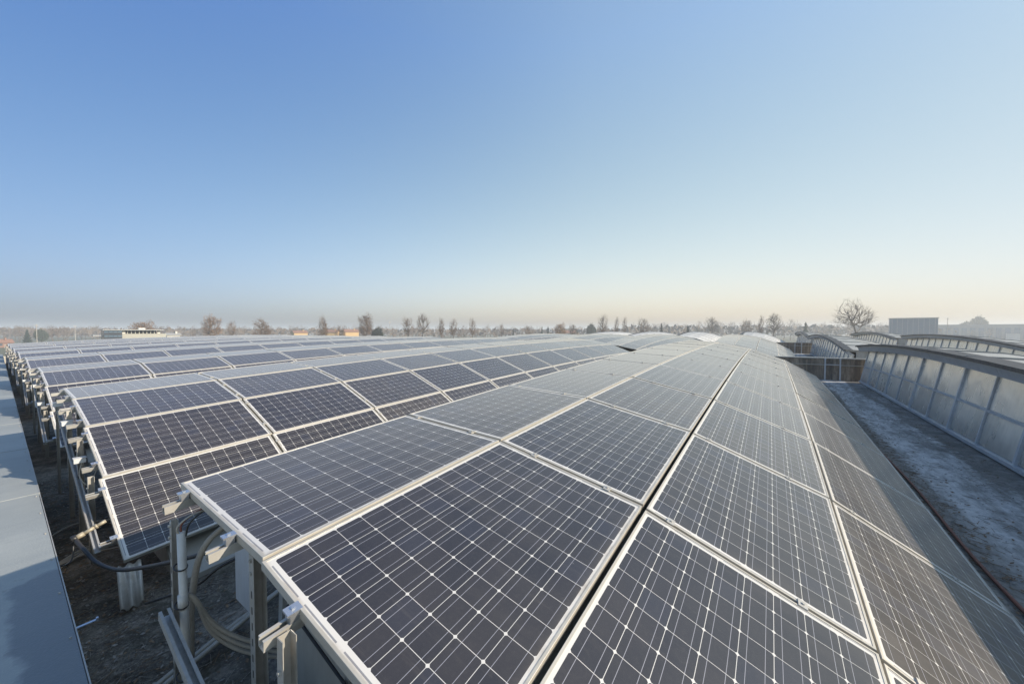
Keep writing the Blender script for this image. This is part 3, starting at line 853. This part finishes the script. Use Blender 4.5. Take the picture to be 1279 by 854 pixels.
# ------------------------------------------------------------------ far surroundings
def at(u, d, z=0.0):
    """a point d metres away in the direction of column u of the photograph, on the ground"""
    rr = Vector((math.sin(R_(YAW)), -math.cos(R_(YAW)), 0)); ff = Vector((math.cos(R_(YAW)), math.sin(R_(YAW)), 0))
    v = (ff + rr * (u - 639.5) / 461.67)
    return v * d + Vector((0, 0, z))
def top_h(v, d): return CZ + (413.4 - v) / 461.67 * d
def bark(name, c, c2): return worn(name, c, c2, .9, 0, .8, .6)
M['bark'] = bark('bark', (.10, .08, .065), (.16, .135, .11))
M['twig'] = bark('twigs', (.135, .085, .052), (.19, .125, .078))
M['twig_grey'] = bark('grey_twigs', (.105, .078, .056), (.15, .112, .08))
M['dry_leaf'] = bark('dry_leaves', (.20, .115, .06), (.29, .17, .085))
M['needle'] = bark('needles', (.025, .045, .03), (.05, .07, .045))
M['evergreen'] = bark('evergreen_leaves', (.04, .055, .03), (.075, .085, .05))

def grow(seed, n=(9, 70, 620), shape=(.36, .62, .40), fork=.18, fine=.011, h=10.0, low=.0, droop=0.0, upw=.7):
    """branch segments of a bare tree h metres tall. shape: crown radius, crown centre height, half height, as shares of h"""
    r = random.Random(seed)
    cr, cz, ch = shape[0] * h, shape[1] * h, shape[2] * h
    lump = [(Vector((r.gauss(0, 1), r.gauss(0, 1), r.gauss(0, 1))).normalized(), r.uniform(.72, 1.12)) for _ in range(9)]
    def env(v):
        return max(.62, max(k * max(0, v.dot(a)) ** 2 for a, k in lump))
    def pick(lo, hi):
        while True:
            v = Vector((r.gauss(0, 1), r.gauss(0, 1), r.gauss(0, 1))).normalized()
            if v.z < -.75 + low: continue
            f = env(v) * (lo + (hi - lo) * r.random() ** .6)
            return Vector((v.x * cr * f, v.y * cr * f, cz + v.z * ch * f))
    segs = []
    def curve(a, b, d0, ra, rb, lv, k=3):
        L = (b - a).length
        pts = []
        for i in range(k + 1):
            t = i / k
            q = a * (1 - t) ** 2 + (a + d0 * L * .42) * 2 * t * (1 - t) + b * t * t
            if 0 < i < k: q = q + Vector((r.gauss(0, 1), r.gauss(0, 1), r.gauss(0, 1))) * L * (.035 if upw < 1 else .018)
            pts.append(q)
        for i in range(k): segs.append((pts[i], pts[i + 1], ra + (rb - ra) * i / k, ra + (rb - ra) * (i + 1) / k, lv))
        return pts
    up = Vector((0, 0, 1))
    top = Vector((r.gauss(0, .02) * h, r.gauss(0, .02) * h, cz + ch * .55))
    R0 = h * .021
    tp = curve(Vector((0, 0, 0)), top, up, R0, R0 * .3, 0, 7)
    joints = [[(p, R0 * (1 - .7 * i / 7)) for i, p in enumerate(tp) if p.z > fork * h * .8]]
    rad = (R0 * .45, R0 * .22, fine * 1.6)
    for lv, (cnt, lo, hi) in enumerate(zip(n, (.35, .45, .55), (.72, .9, 1.0))):
        new = []
        for _ in range(cnt):
            e = pick(lo, hi)
            cand = joints[lv] if lv == 0 or r.random() < .9 else joints[lv - 1]
            best = min(cand, key=lambda c: (c[0] - e).length + (3.0 * max(0, c[0].z - e.z + .05 * h)) + r.random() * .06 * h)
            p, pr = best
            d0 = ((e - p).normalized() + up * upw + Vector((p.x, p.y, 0)) * (.6 / h)).normalized()
            rr = min(rad[lv], pr * .8)
            pts = curve(p, e, d0, rr, max(fine * .7, rr * .4), lv + 1, (5, 3, 2)[lv])
            new += [(q, rr * .8) for q in pts[1:]]
            if lv == 2:                          # a fork of fine twigs at the tip
                for _k in range(2):
                    v = ((e - p).normalized() + Vector((r.gauss(0, .5), r.gauss(0, .5), r.gauss(.1 - droop, .4)))).normalized()
                    segs.append((pts[-2].lerp(e, .6), e + v * h * .035, fine * .8, fine * .45, 4))
        joints.append(new)
    zt = max(q[1].z for q in segs)
    k = h / zt
    return [(a_ * k, b_ * k, c_, d_, e_) for a_, b_, c_, d_, e_ in segs]
def seg_mesh(name, segs, mat, n=3, thick=1.0):
    m = MB()
    for a, b, ra, rb_, lv in segs:
        nn = 6 if lv == 0 else n
        m.tube([a, b], ra * thick, nn, rb_ * thick)
    me = m.mesh(name); me.materials.append(mat)
    return me
def leaf_mesh(name, pts, size, mat, seed):
    r = random.Random(seed)
    m = MB()
    for p in pts:
        a = Vector((r.gauss(0, 1), r.gauss(0, 1), r.gauss(0, 1))).normalized()
        b = a.orthogonal().normalized(); s = size * r.uniform(.6, 1.4)
        m.add([p + a * s, p + b * s * .6, p - a * s, p - b * s * .6], [(0, 1, 2, 3)])
    me = m.mesh(name); me.materials.append(mat)
    return me
KINDS_T = {}
def tree_kind(key, **k):
    seed, mat, leaf = k.pop('seed'), k.pop('mat'), k.pop('leaf', None)
    thick = k.pop('thick', 1.4)
    segs = grow(seed, **k)
    tr = seg_mesh('trunk', [s for s in segs if s[4] == 0], M['bark'], thick=thick)
    cr = seg_mesh('crown', [s for s in segs if s[4] > 0], mat, thick=thick)
    lf = None
    if leaf:
        r = random.Random(seed + 1)
        tips = [s for s in segs if s[4] >= 3]
        pts = [s[0].lerp(s[1], r.random()) + Vector((r.gauss(0, .12), r.gauss(0, .12), r.gauss(0, .12))) * leaf[2] for s in tips for _ in range(leaf[0])]
        lf = leaf_mesh('leaves', pts, leaf[1], leaf[3], seed)
    KINDS_T[key] = (tr, cr, lf)
tree_kind('big', seed=3, thick=1.1, mat=M['twig_grey'], n=(14, 80, 520), shape=(.49, .62, .38), fork=.10, fine=.0075, upw=.85, low=.25)
tree_kind('bare', seed=12, mat=M['twig'], n=(10, 60, 420), shape=(.36, .60, .40), fine=.0085)
tree_kind('bare2', seed=23, mat=M['twig_grey'], n=(9, 60, 430), shape=(.38, .60, .40), fine=.0085)
tree_kind('slim', seed=31, mat=M['twig'], n=(10, 56, 340), shape=(.25, .58, .43), fine=.009)
tree_kind('brown', seed=44, mat=M['twig'], n=(9, 60, 340), shape=(.30, .56, .44), fine=.009, leaf=(1, .13, 2.2, M['dry_leaf']))
tree_kind('brown2', seed=57, mat=M['twig'], n=(9, 60, 340), shape=(.34, .54, .44), fine=.009, leaf=(1, .13, 2.4, M['dry_leaf']))
tree_kind('round', seed=63, mat=M['bark'], n=(9, 60, 300), shape=(.42, .56, .44), fine=.012, leaf=(7, .26, 3.2, M['evergreen']))
def conifer_kind():
    r = random.Random(9)
    pts = []
    for k in range(2600):
        z = 10 * (1 - math.sqrt(r.random())) * .95 + .5
        w = (10.3 - z) * .21 * (.75 + .25 * math.sin(z * 5.0)) * math.sqrt(r.random())
        a = r.random() * 6.283
        pts.append(Vector((math.cos(a) * w, math.sin(a) * w, z - w * .25)))
    lf = leaf_mesh('crown', pts, .28, M['needle'], 8)
    m = MB(); m.tube([(0, 0, 0), (0, 0, 9.6)], .16, 6, .02); tr = m.mesh('trunk'); tr.materials.append(M['bark'])
    KINDS_T['conifer'] = (tr, lf, None)
conifer_kind()
GT = {'big': 'bare_tree', 'bare': 'bare_tree', 'bare2': 'bare_tree', 'slim': 'slim_tree', 'brown': 'brown_tree', 'brown2': 'brown_tree', 'round': 'evergreen_tree', 'conifer': 'conifer_tree'}
GG = {'bare_tree': 'bare winter trees beyond the factory', 'slim_tree': 'slim bare trees beyond the factory', 'brown_tree': 'trees with dry brown leaves',
      'evergreen_tree': 'evergreen trees beyond the factory', 'conifer_tree': 'small conifers beyond the factory'}
rt = random.Random(77)
def tree(kind, u, vtop, hw, d, label):
    """hw: half width of the crown in the photograph's pixels"""
    h = top_h(vtop, d)
    tr, cr, lf = KINDS_T[kind]
    p = at(u, d)
    o = thing(GT[kind], label, 'tree', p, GG[GT[kind]], rt.uniform(0, 6.28))
    w = max(max(abs(v.co.x), abs(v.co.y)) for v in cr.vertices)
    s = hw / 461.67 * d / w
    o.scale = (s, s, h / 10.0)
    for nm, me in (('trunk', tr), ('crown', cr), ('leaves', lf)):
        if me is None: continue
        c = bpy.data.objects.new(nm, me); COL.objects.link(c); c.parent = o
    return o
TREES = [
    ('conifer', 34, 411, 6, 230, 'dark conifer just right of the orange house at far left'),
    ('round', 52, 411, 7, 260, 'dusky round tree between the dark conifer and the first brown trees at far left'),
    ('bare', 66, 408, 10, 300, 'broad hazy bare tree at far left, right of the dusky round tree'),
    ('brown', 180, 399, 13, 190, 'rust brown tree rising behind the flat grey building'),
    ('brown', 265, 391.5, 12, 190, 'tall brown tree standing alone right of the flat grey building'),
    ('slim', 290, 399, 8, 240, 'faint pale tree between the two tall brown trees'),
    ('brown2', 328, 396, 14, 190, 'broad rust brown tree right of the faint pale tree'),
    ('brown2', 404, 393, 8, 190, 'narrow rust brown tree left of the yellow houses'),
    ('bare', 424, 404, 9, 210, 'low bare tree over the roofs of the yellow houses'),
    ('brown', 457, 390, 10, 200, 'tall pale brown tree right of the yellow houses'),
    ('round', 471, 408, 9, 220, 'low dark green bush at the foot of the tall pale brown tree'),
    ('bare', 509, 392, 10, 200, 'left tree of the pair of broad bare trees standing together'),
    ('bare2', 528, 389.5, 12, 195, 'right taller tree of the pair of broad bare trees standing together'),
    ('slim', 551, 395, 6, 210, 'slim bare tree just right of the broad bare pair'),
    ('slim', 566, 396, 7, 215, 'middle slim bare tree of three in a line right of the broad pair'),
    ('slim', 590, 395, 6, 210, 'last slim bare tree of three, standing apart before the low hazy stretch'),
    ('slim', 627, 403, 5, 300, 'faint tiny slim tree in the low hazy stretch at the middle'),
    ('bare', 660, 404, 9, 280, 'small round brown bare tree in the low hazy stretch'),
    ('conifer', 641, 409.5, 3, 260, 'tiny conifer left of the small round brown tree'),
    ('conifer', 677, 407, 3, 260, 'left conifer of two tiny ones side by side at the middle'),
    ('conifer', 684.5, 407, 3, 262, 'right conifer of two tiny ones side by side at the middle'),
    ('brown', 700, 402, 9, 220, 'left half of the wide brown thicket right of the two tiny conifers'),
    ('bare', 716, 402, 10, 225, 'right half of the wide brown thicket right of the two tiny conifers'),
    ('round', 739, 404, 7, 300, 'bluish evergreen clump left of the tall pale tree'),
    ('slim', 753, 390.5, 8, 220, 'tall pale slim tree right of the brown thicket'),
    ('slim', 770, 394, 4, 230, 'very narrow bare tree, first of two beyond the tall pale tree'),
    ('slim', 780, 393.5, 4, 225, 'very narrow bare tree, second of two beyond the tall pale tree'),
    ('bare', 804, 394, 11, 230, 'spreading bare tree above the hazy wood, left of the dark conifer'),
    ('conifer', 826, 403, 5, 230, 'dark conifer in the hazy wood right of the spreading bare tree'),
    ('conifer', 859, 406, 6, 210, 'broad blue conifer above the crest of the second bay'),
    ('bare2', 889, 394, 11, 240, 'bare round-topped tree behind the crest of the second bay'),
    ('bare', 932, 396, 11, 230, 'bare tree left of the leaning thin trunk'),
    ('slim', 950, 392, 5, 200, 'thin bare trunk between two bare trees right of the crest'),
    ('bare2', 966, 389, 12, 190, 'dense dark bare tree right of the thin trunk, before the big bare tree'),
    ('conifer', 1006, 402, 7, 230, 'dark conifer left of the big bare tree'),
    ('big', 1067, 370, 29, 150, 'biggest bare tree, spreading over the right hand sheds'),
    ('round', 1223, 394.5, 9, 420, 'round dark evergreen rising behind the long grey hall'),
    ('round', 1205, 401, 8, 440, 'low hazy evergreen left of the round dark one behind the hall'),
]
for t in TREES: tree(*t)

# far woods: one mass of hazy bare trees
wd = MB()
base_a = [s for s in grow(101, n=(7, 26, 70), shape=(.36, .56, .44), fine=.035)]
base_b = [s for s in grow(102, n=(7, 26, 60), shape=(.28, .56, .44), fine=.035)]
rw = random.Random(21)
def put_tree(u, d, h):
    p = at(u, d); a = rw.uniform(0, 6.28); ca, sa = math.cos(a), math.sin(a); k = h / 10; kw = k * rw.uniform(.75, 1.1)
    f = lambda q: Vector((p.x + (q.x * ca - q.y * sa) * kw, p.y + (q.x * sa + q.y * ca) * kw, q.z * k))
    for s, e, ra, rb_, lv in (base_a if rw.random() < .5 else base_b):
        s, e = f(s), f(e); dd = (e - s).normalized(); o = dd.orthogonal().normalized() * ra * k * 1.5; o2 = dd.cross(o)
        wd.add([s + o, s - o * .5 + o2 * .87, s - o * .5 - o2 * .87, e], [(0, 1, 3), (1, 2, 3), (2, 0, 3)])
for k in range(430):
    u = rw.uniform(-60, 1340)
    d = rw.uniform(330, 640)
    vt = rw.gauss(407.5, 1.6) if not 790 < u < 1130 else rw.gauss(403.5, 2)
    put_tree(u, d, max(6, top_h(vt, d)))
tag(wd.build('distant_wood', M['twig']), label='hazy belt of far bare trees along the whole horizon', kind='stuff')
us = MB()
for k in range(17000):
    u = rw.uniform(-60, 1340); d = rw.uniform(360, 800)
    p = at(u, d, rw.uniform(.2, 1) ** .7 * (15.5 if 780 < u < 1120 else 12.5))
    a = Vector((rw.gauss(0, 1), rw.gauss(0, 1), rw.gauss(0, 1))).normalized(); b_ = a.orthogonal().normalized(); s = rw.uniform(1.1, 2.9)
    us.add([p + a * s, p + b_ * s * .7, p - a * s, p - b_ * s * .7], [(0, 1, 2, 3)])
tag(us.build('undergrowth', M['twig_grey']), label='scrub and hedges far off at the foot of the woods', kind='stuff')

# buildings
M['white_wall'] = worn('white_render', (.60, .58, .53), (.45, .43, .38), .8, 0, .5, .5)
M['yellow_wall'] = worn('yellow_render', (.52, .36, .17), (.42, .30, .16), .8, 0, .5, .5)
M['tile'] = worn('red_tiles', (.25, .125, .08), (.2, .12, .09), .8, 0, .6, .6)
M['blue_clad'] = worn('blue_cladding', (.10, .17, .24), (.08, .13, .18), .45, .2, .3, .6)
M['dark_glass'] = worn('dark_glass', (.05, .06, .075), (.09, .10, .11), .12, 0, .6, .5)
M['hall_wall'] = worn('hall_cladding', (.32, .32, .30), (.24, .24, .23), .6, 0, .3, .6)
def local(u, d, turn=0.0):
    p = at(u, d)
    return p, math.atan2(p.y, p.x) - math.pi / 2 + turn      # local x: to the right, local y: away from us
def house(label, u, d, w, dp, h, rh, wall, turn=.3, roof='tile'):
    p, rz = local(u, d, turn)
    o = thing('house', label, 'house', p, 'houses beyond the factory', rz)
    m = MB(); m.box(-w / 2, w / 2, 0, dp, 0, h); m.add([(-w / 2, 0, h), (-w / 2, dp, h), (-w / 2, dp / 2, h + rh)], [(0, 2, 1)]); m.add([(w / 2, 0, h), (w / 2, dp, h), (w / 2, dp / 2, h + rh)], [(0, 1, 2)])
    m.build('wall', wall, o)
    m = MB(); e = .5
    for sy in (0, 1):
        y0, y1 = (-e, dp / 2) if sy == 0 else (dp + e, dp / 2)
        z0 = h - e * rh / (dp / 2)
        a = [(-w / 2 - e, y0, z0 + .02), (w / 2 + e, y0, z0 + .02), (w / 2 + e, y1, h + rh + .02), (-w / 2 - e, y1, h + rh + .02)]
        b = [(x, y, z + .18) for x, y, z in a]
        m.add(a + b, [(0, 1, 2, 3), (7, 6, 5, 4), (0, 4, 5, 1), (1, 5, 6, 2), (2, 6, 7, 3), (3, 7, 4, 0)])
    rf = m.build('roof', M[roof], o)
    m = MB(); m.box(w * .2, w * .2 + .7, dp * .3, dp * .3 + .7, h, h + rh + 1.0); m.build('chimney', wall, rf)
    n = max(2, int(w / 3))
    for k in range(n):
        for z in ([1.0, 4.0] if h > 5 else [1.0]):
            m = MB(); x = -w / 2 + (k + .5) * w / n; m.box(x - .5, x + .5, -.03, -.002, z, z + 1.5); m.build('window', M['dark_glass'], o)
    return o
house('orange roofed house at the far left edge beyond the ledge', 1, 225, 9, 7, 3.0, 1.9, M['tile'], .2)
house('small cream house just right of the flat grey building', 217, 185, 5, 5, 8.0, .9, M['white_wall'], .2, 'hall_wall')
house('low cream house with a red roof between two brown trees', 376, 330, 11, 8, 8.6, 1.7, M['yellow_wall'], .3)
house('left one of two yellow houses under the low bare tree', 414, 300, 9, 8, 9.2, 1.8, M['yellow_wall'], -.3)
house('right one of two yellow houses under the low bare tree', 440, 310, 11, 8, 9.4, 2.0, M['yellow_wall'], .35)
house('tiny pale house in the haze between the brown thicket and two tiny conifers', 712, 330, 10, 8, 8.4, 2.0, M['white_wall'], .1)

# flat grey building at the left
p, rz = local(170, 120, .12)
o = thing('office_building', 'low flat roofed grey building with an open roof terrace, left of the tall brown tree', 'building', p, None, rz)
M['beige_wall'] = worn('beige_render', (.36, .36, .32), (.28, .27, .24), .8, 0, .5, .5)
m = MB(); m.box(-7.0, -3.1, 0, 9, 0, CZ + .30); m.build('tower', M['dark_glass'], o)
for i in range(4):
    for z in (CZ - 2.9, CZ - 1.45, CZ - .05):
        m = MB(); x = -6.95 + i * .97; m.box(x, x + .85, -.05, -.003, z - .28, z); m.build('spandrel', M['blue_clad'], o)
m = MB(); m.box(-3.09, 7.4, 1.0, 9, 0, CZ - .85); m.build('wall', M['beige_wall'], o)
m = MB(); m.box(-7.3, 6.6, -.4, 9.5, CZ + .303, CZ + .50); m.build('roof', M['fascia'], o)
m = MB(); m.box(-3.0, 5.6, 5.5, 5.7, CZ - .845, CZ + .30); m.build('screen', M['dark_glass'], o)
for i, x in enumerate((-3.0, -1.9, -1.0, -.1, .8, 1.7, 2.6, 3.5, 4.4, 5.2)):
    m = MB(); m.box(x, x + (.7 if i in (0, 9) else .14), .9, 1.12, CZ - .845, CZ + .30); m.build('column', M['white_wall'], o)
m = MB(); m.box(-9.2, -7.05, 1, 7, CZ - 1.5, CZ - 1.25); m.build('canopy', M['fascia'], o)
m = MB(); m.box(1.0, 2.6, 3, 5, CZ + .503, CZ + 1.05); m.build('roof_unit', M['white_wall'], o)

# blue box building and the long hall at the right
p, rz = local(1140, 230, .05)
o = thing('box_building', 'tall blue box shaped building right of the big bare tree', 'building', p, None, rz)
hb = top_h(397.8, 230)
wbx = 60 / 461.67 * 230 * .685 / 2
m = MB(); m.box(-wbx, wbx, 0, 18, 0, hb); m.build('wall', M['blue_clad'], o)
m = MB(); m.box(-wbx - .3, wbx + .3, -.3, 18.3, hb + .003, hb + .5); m.build('roof', M['shell'], o)
for i in range(9):
    m = MB(); x = -wbx + (i + .5) * 2 * wbx / 9; m.box(x - .06, x + .06, -.06, -.003, 0, hb - .05); m.build('cladding_rib', M['fascia'], o)
p, rz = local(1260, 340, .10)
o = thing('long_hall', 'long low grey hall at the right edge behind the sheds', 'building', p, None, rz)
hh = top_h(405.2, 340)
m = MB(); m.box(-44, 80, 0, 30, 0, hh); m.build('wall', M['hall_wall'], o)
m = MB(); m.box(-44.5, 80.5, -.4, 30.4, hh + .003, hh + .35); m.build('roof', M['fascia'], o)
for i in range(24):
    m = MB(); x = -43 + i * 5.1; m.box(x, x + 3.2, -.05, -.003, 3.0, hh - 3.0); m.build('window', M['blue_clad'], o)
m = MB(); m.box(-2.2, 5.2, -9, -3, 0, 7.6); m.box(-2.4, 5.4, -9.2, -2.8, 7.603, 7.9)
o2 = m.build('shed_house', M['white_wall']); o2.location = p; o2.rotation_euler = (0, 0, rz); tag(o2, 'small pale outbuilding in front of the long grey hall', 'outbuilding')

# masts
for u, vt, d, lab in ((46, 404.5, 180, 'thin pale mast near the dusky trees at far left'), (94, 406, 220, 'thin mast left of the flat grey building'), (1183, 396.5, 190, 'thin mast right of the blue box building'), (487, 401, 220, 'thin mast left of the broad bare pair')):
    p = at(u, d); h = top_h(vt, d)
    o = thing('mast', lab, 'mast', p, 'thin masts on the horizon')
    m = MB(); m.tube([(0, 0, 0), (0, 0, h)], .16, 8, .08); m.build('pole', M['zinc'], o)
    m = MB(); m.box(-.7, .7, -.08, .08, h - .8, h - .6); m.build('crossarm', M['zinc'], o)

# dead leaves, grit and twigs gathered on the deck
def litter(name, label, spots, seed, mat):
    r = random.Random(seed); m = MB()
    for _ in range(spots[0]):
        x, y = spots[1](r)
        z = deck_z(x, y) + .004
        a = r.uniform(0, 6.28); k = r.uniform(.006, .02)
        if r.random() < .35:
            L = r.uniform(.03, .13); d = Vector((math.cos(a), math.sin(a), 0)) * L
            m.tube([(x, y, z + .003), (x + d.x, y + d.y, z + .006)], .0022, 4)
        else:
            u = Vector((math.cos(a), math.sin(a), r.uniform(-.3, .5))) * k; v = Vector((-math.sin(a), math.cos(a), r.uniform(-.3, .5))) * k * .6
            p = Vector((x, y, z + .012)); t = Vector((0, 0, -.002))
            q = [p + u, p + v, p - u, p - v]
            m.add(q + [c + t for c in q], [(0, 1, 2, 3), (7, 6, 5, 4), (0, 4, 5, 1), (1, 5, 6, 2), (2, 6, 7, 3), (3, 7, 4, 0)])
    return tag(m.build(name, mat), label, kind='stuff')
M['litter'] = worn('leaf_litter', (.16, .10, .055), (.30, .23, .15), .85, 0, 20, .8)
M['grit'] = worn('grit', (.30, .28, .25), (.16, .14, .12), .9, 0, 30, .8)
def along_gutter(r):
    return r.uniform(1.5, 19) ** 1.0, -1.62 + r.gauss(0, .13) if r.random() < .7 else r.uniform(-2.98, -1.5)
def left_end(r):
    y = r.uniform(.5, 9.5); return lx(y) + .03 + abs(r.gauss(0, .55)), y
litter('leaf_litter', 'dead leaves and twigs along the edge of the pale gutter', (2600, along_gutter), 4, M['litter'])
litter('leaf_litter', 'dead leaves and twigs on the dark deck beside the ledge', (1500, left_end), 6, M['litter'])
litter('grit', 'pale grit scattered over the gutter floor', (2200, lambda r: (r.uniform(1.5, 19), r.uniform(-2.98, -1.4))), 8, M['grit'])
litter('grit', 'pale grit scattered on the deck beside the ledge', (1400, left_end), 9, M['grit'])
tm = MB()
for a, b_ in zip(ys[3:-1], ys[4:]):
    tm.bar((lx(a) - .004, a + .03, Z(LZ - .02)), (lx(b_) - .004, b_ - .03, Z(LZ - .02)), .006, .05)
tm.build('edge_trim', M['zinc'], fb)
for k in range(16):
    y = 2.0 + k * .62; c = MB(); c.tube([(lx(y) - .03, y, Z(LZ - .002)), (lx(y) - .03, y, Z(LZ + .010))], .0055, 6); c.build('screw', M['zinc'], fb)
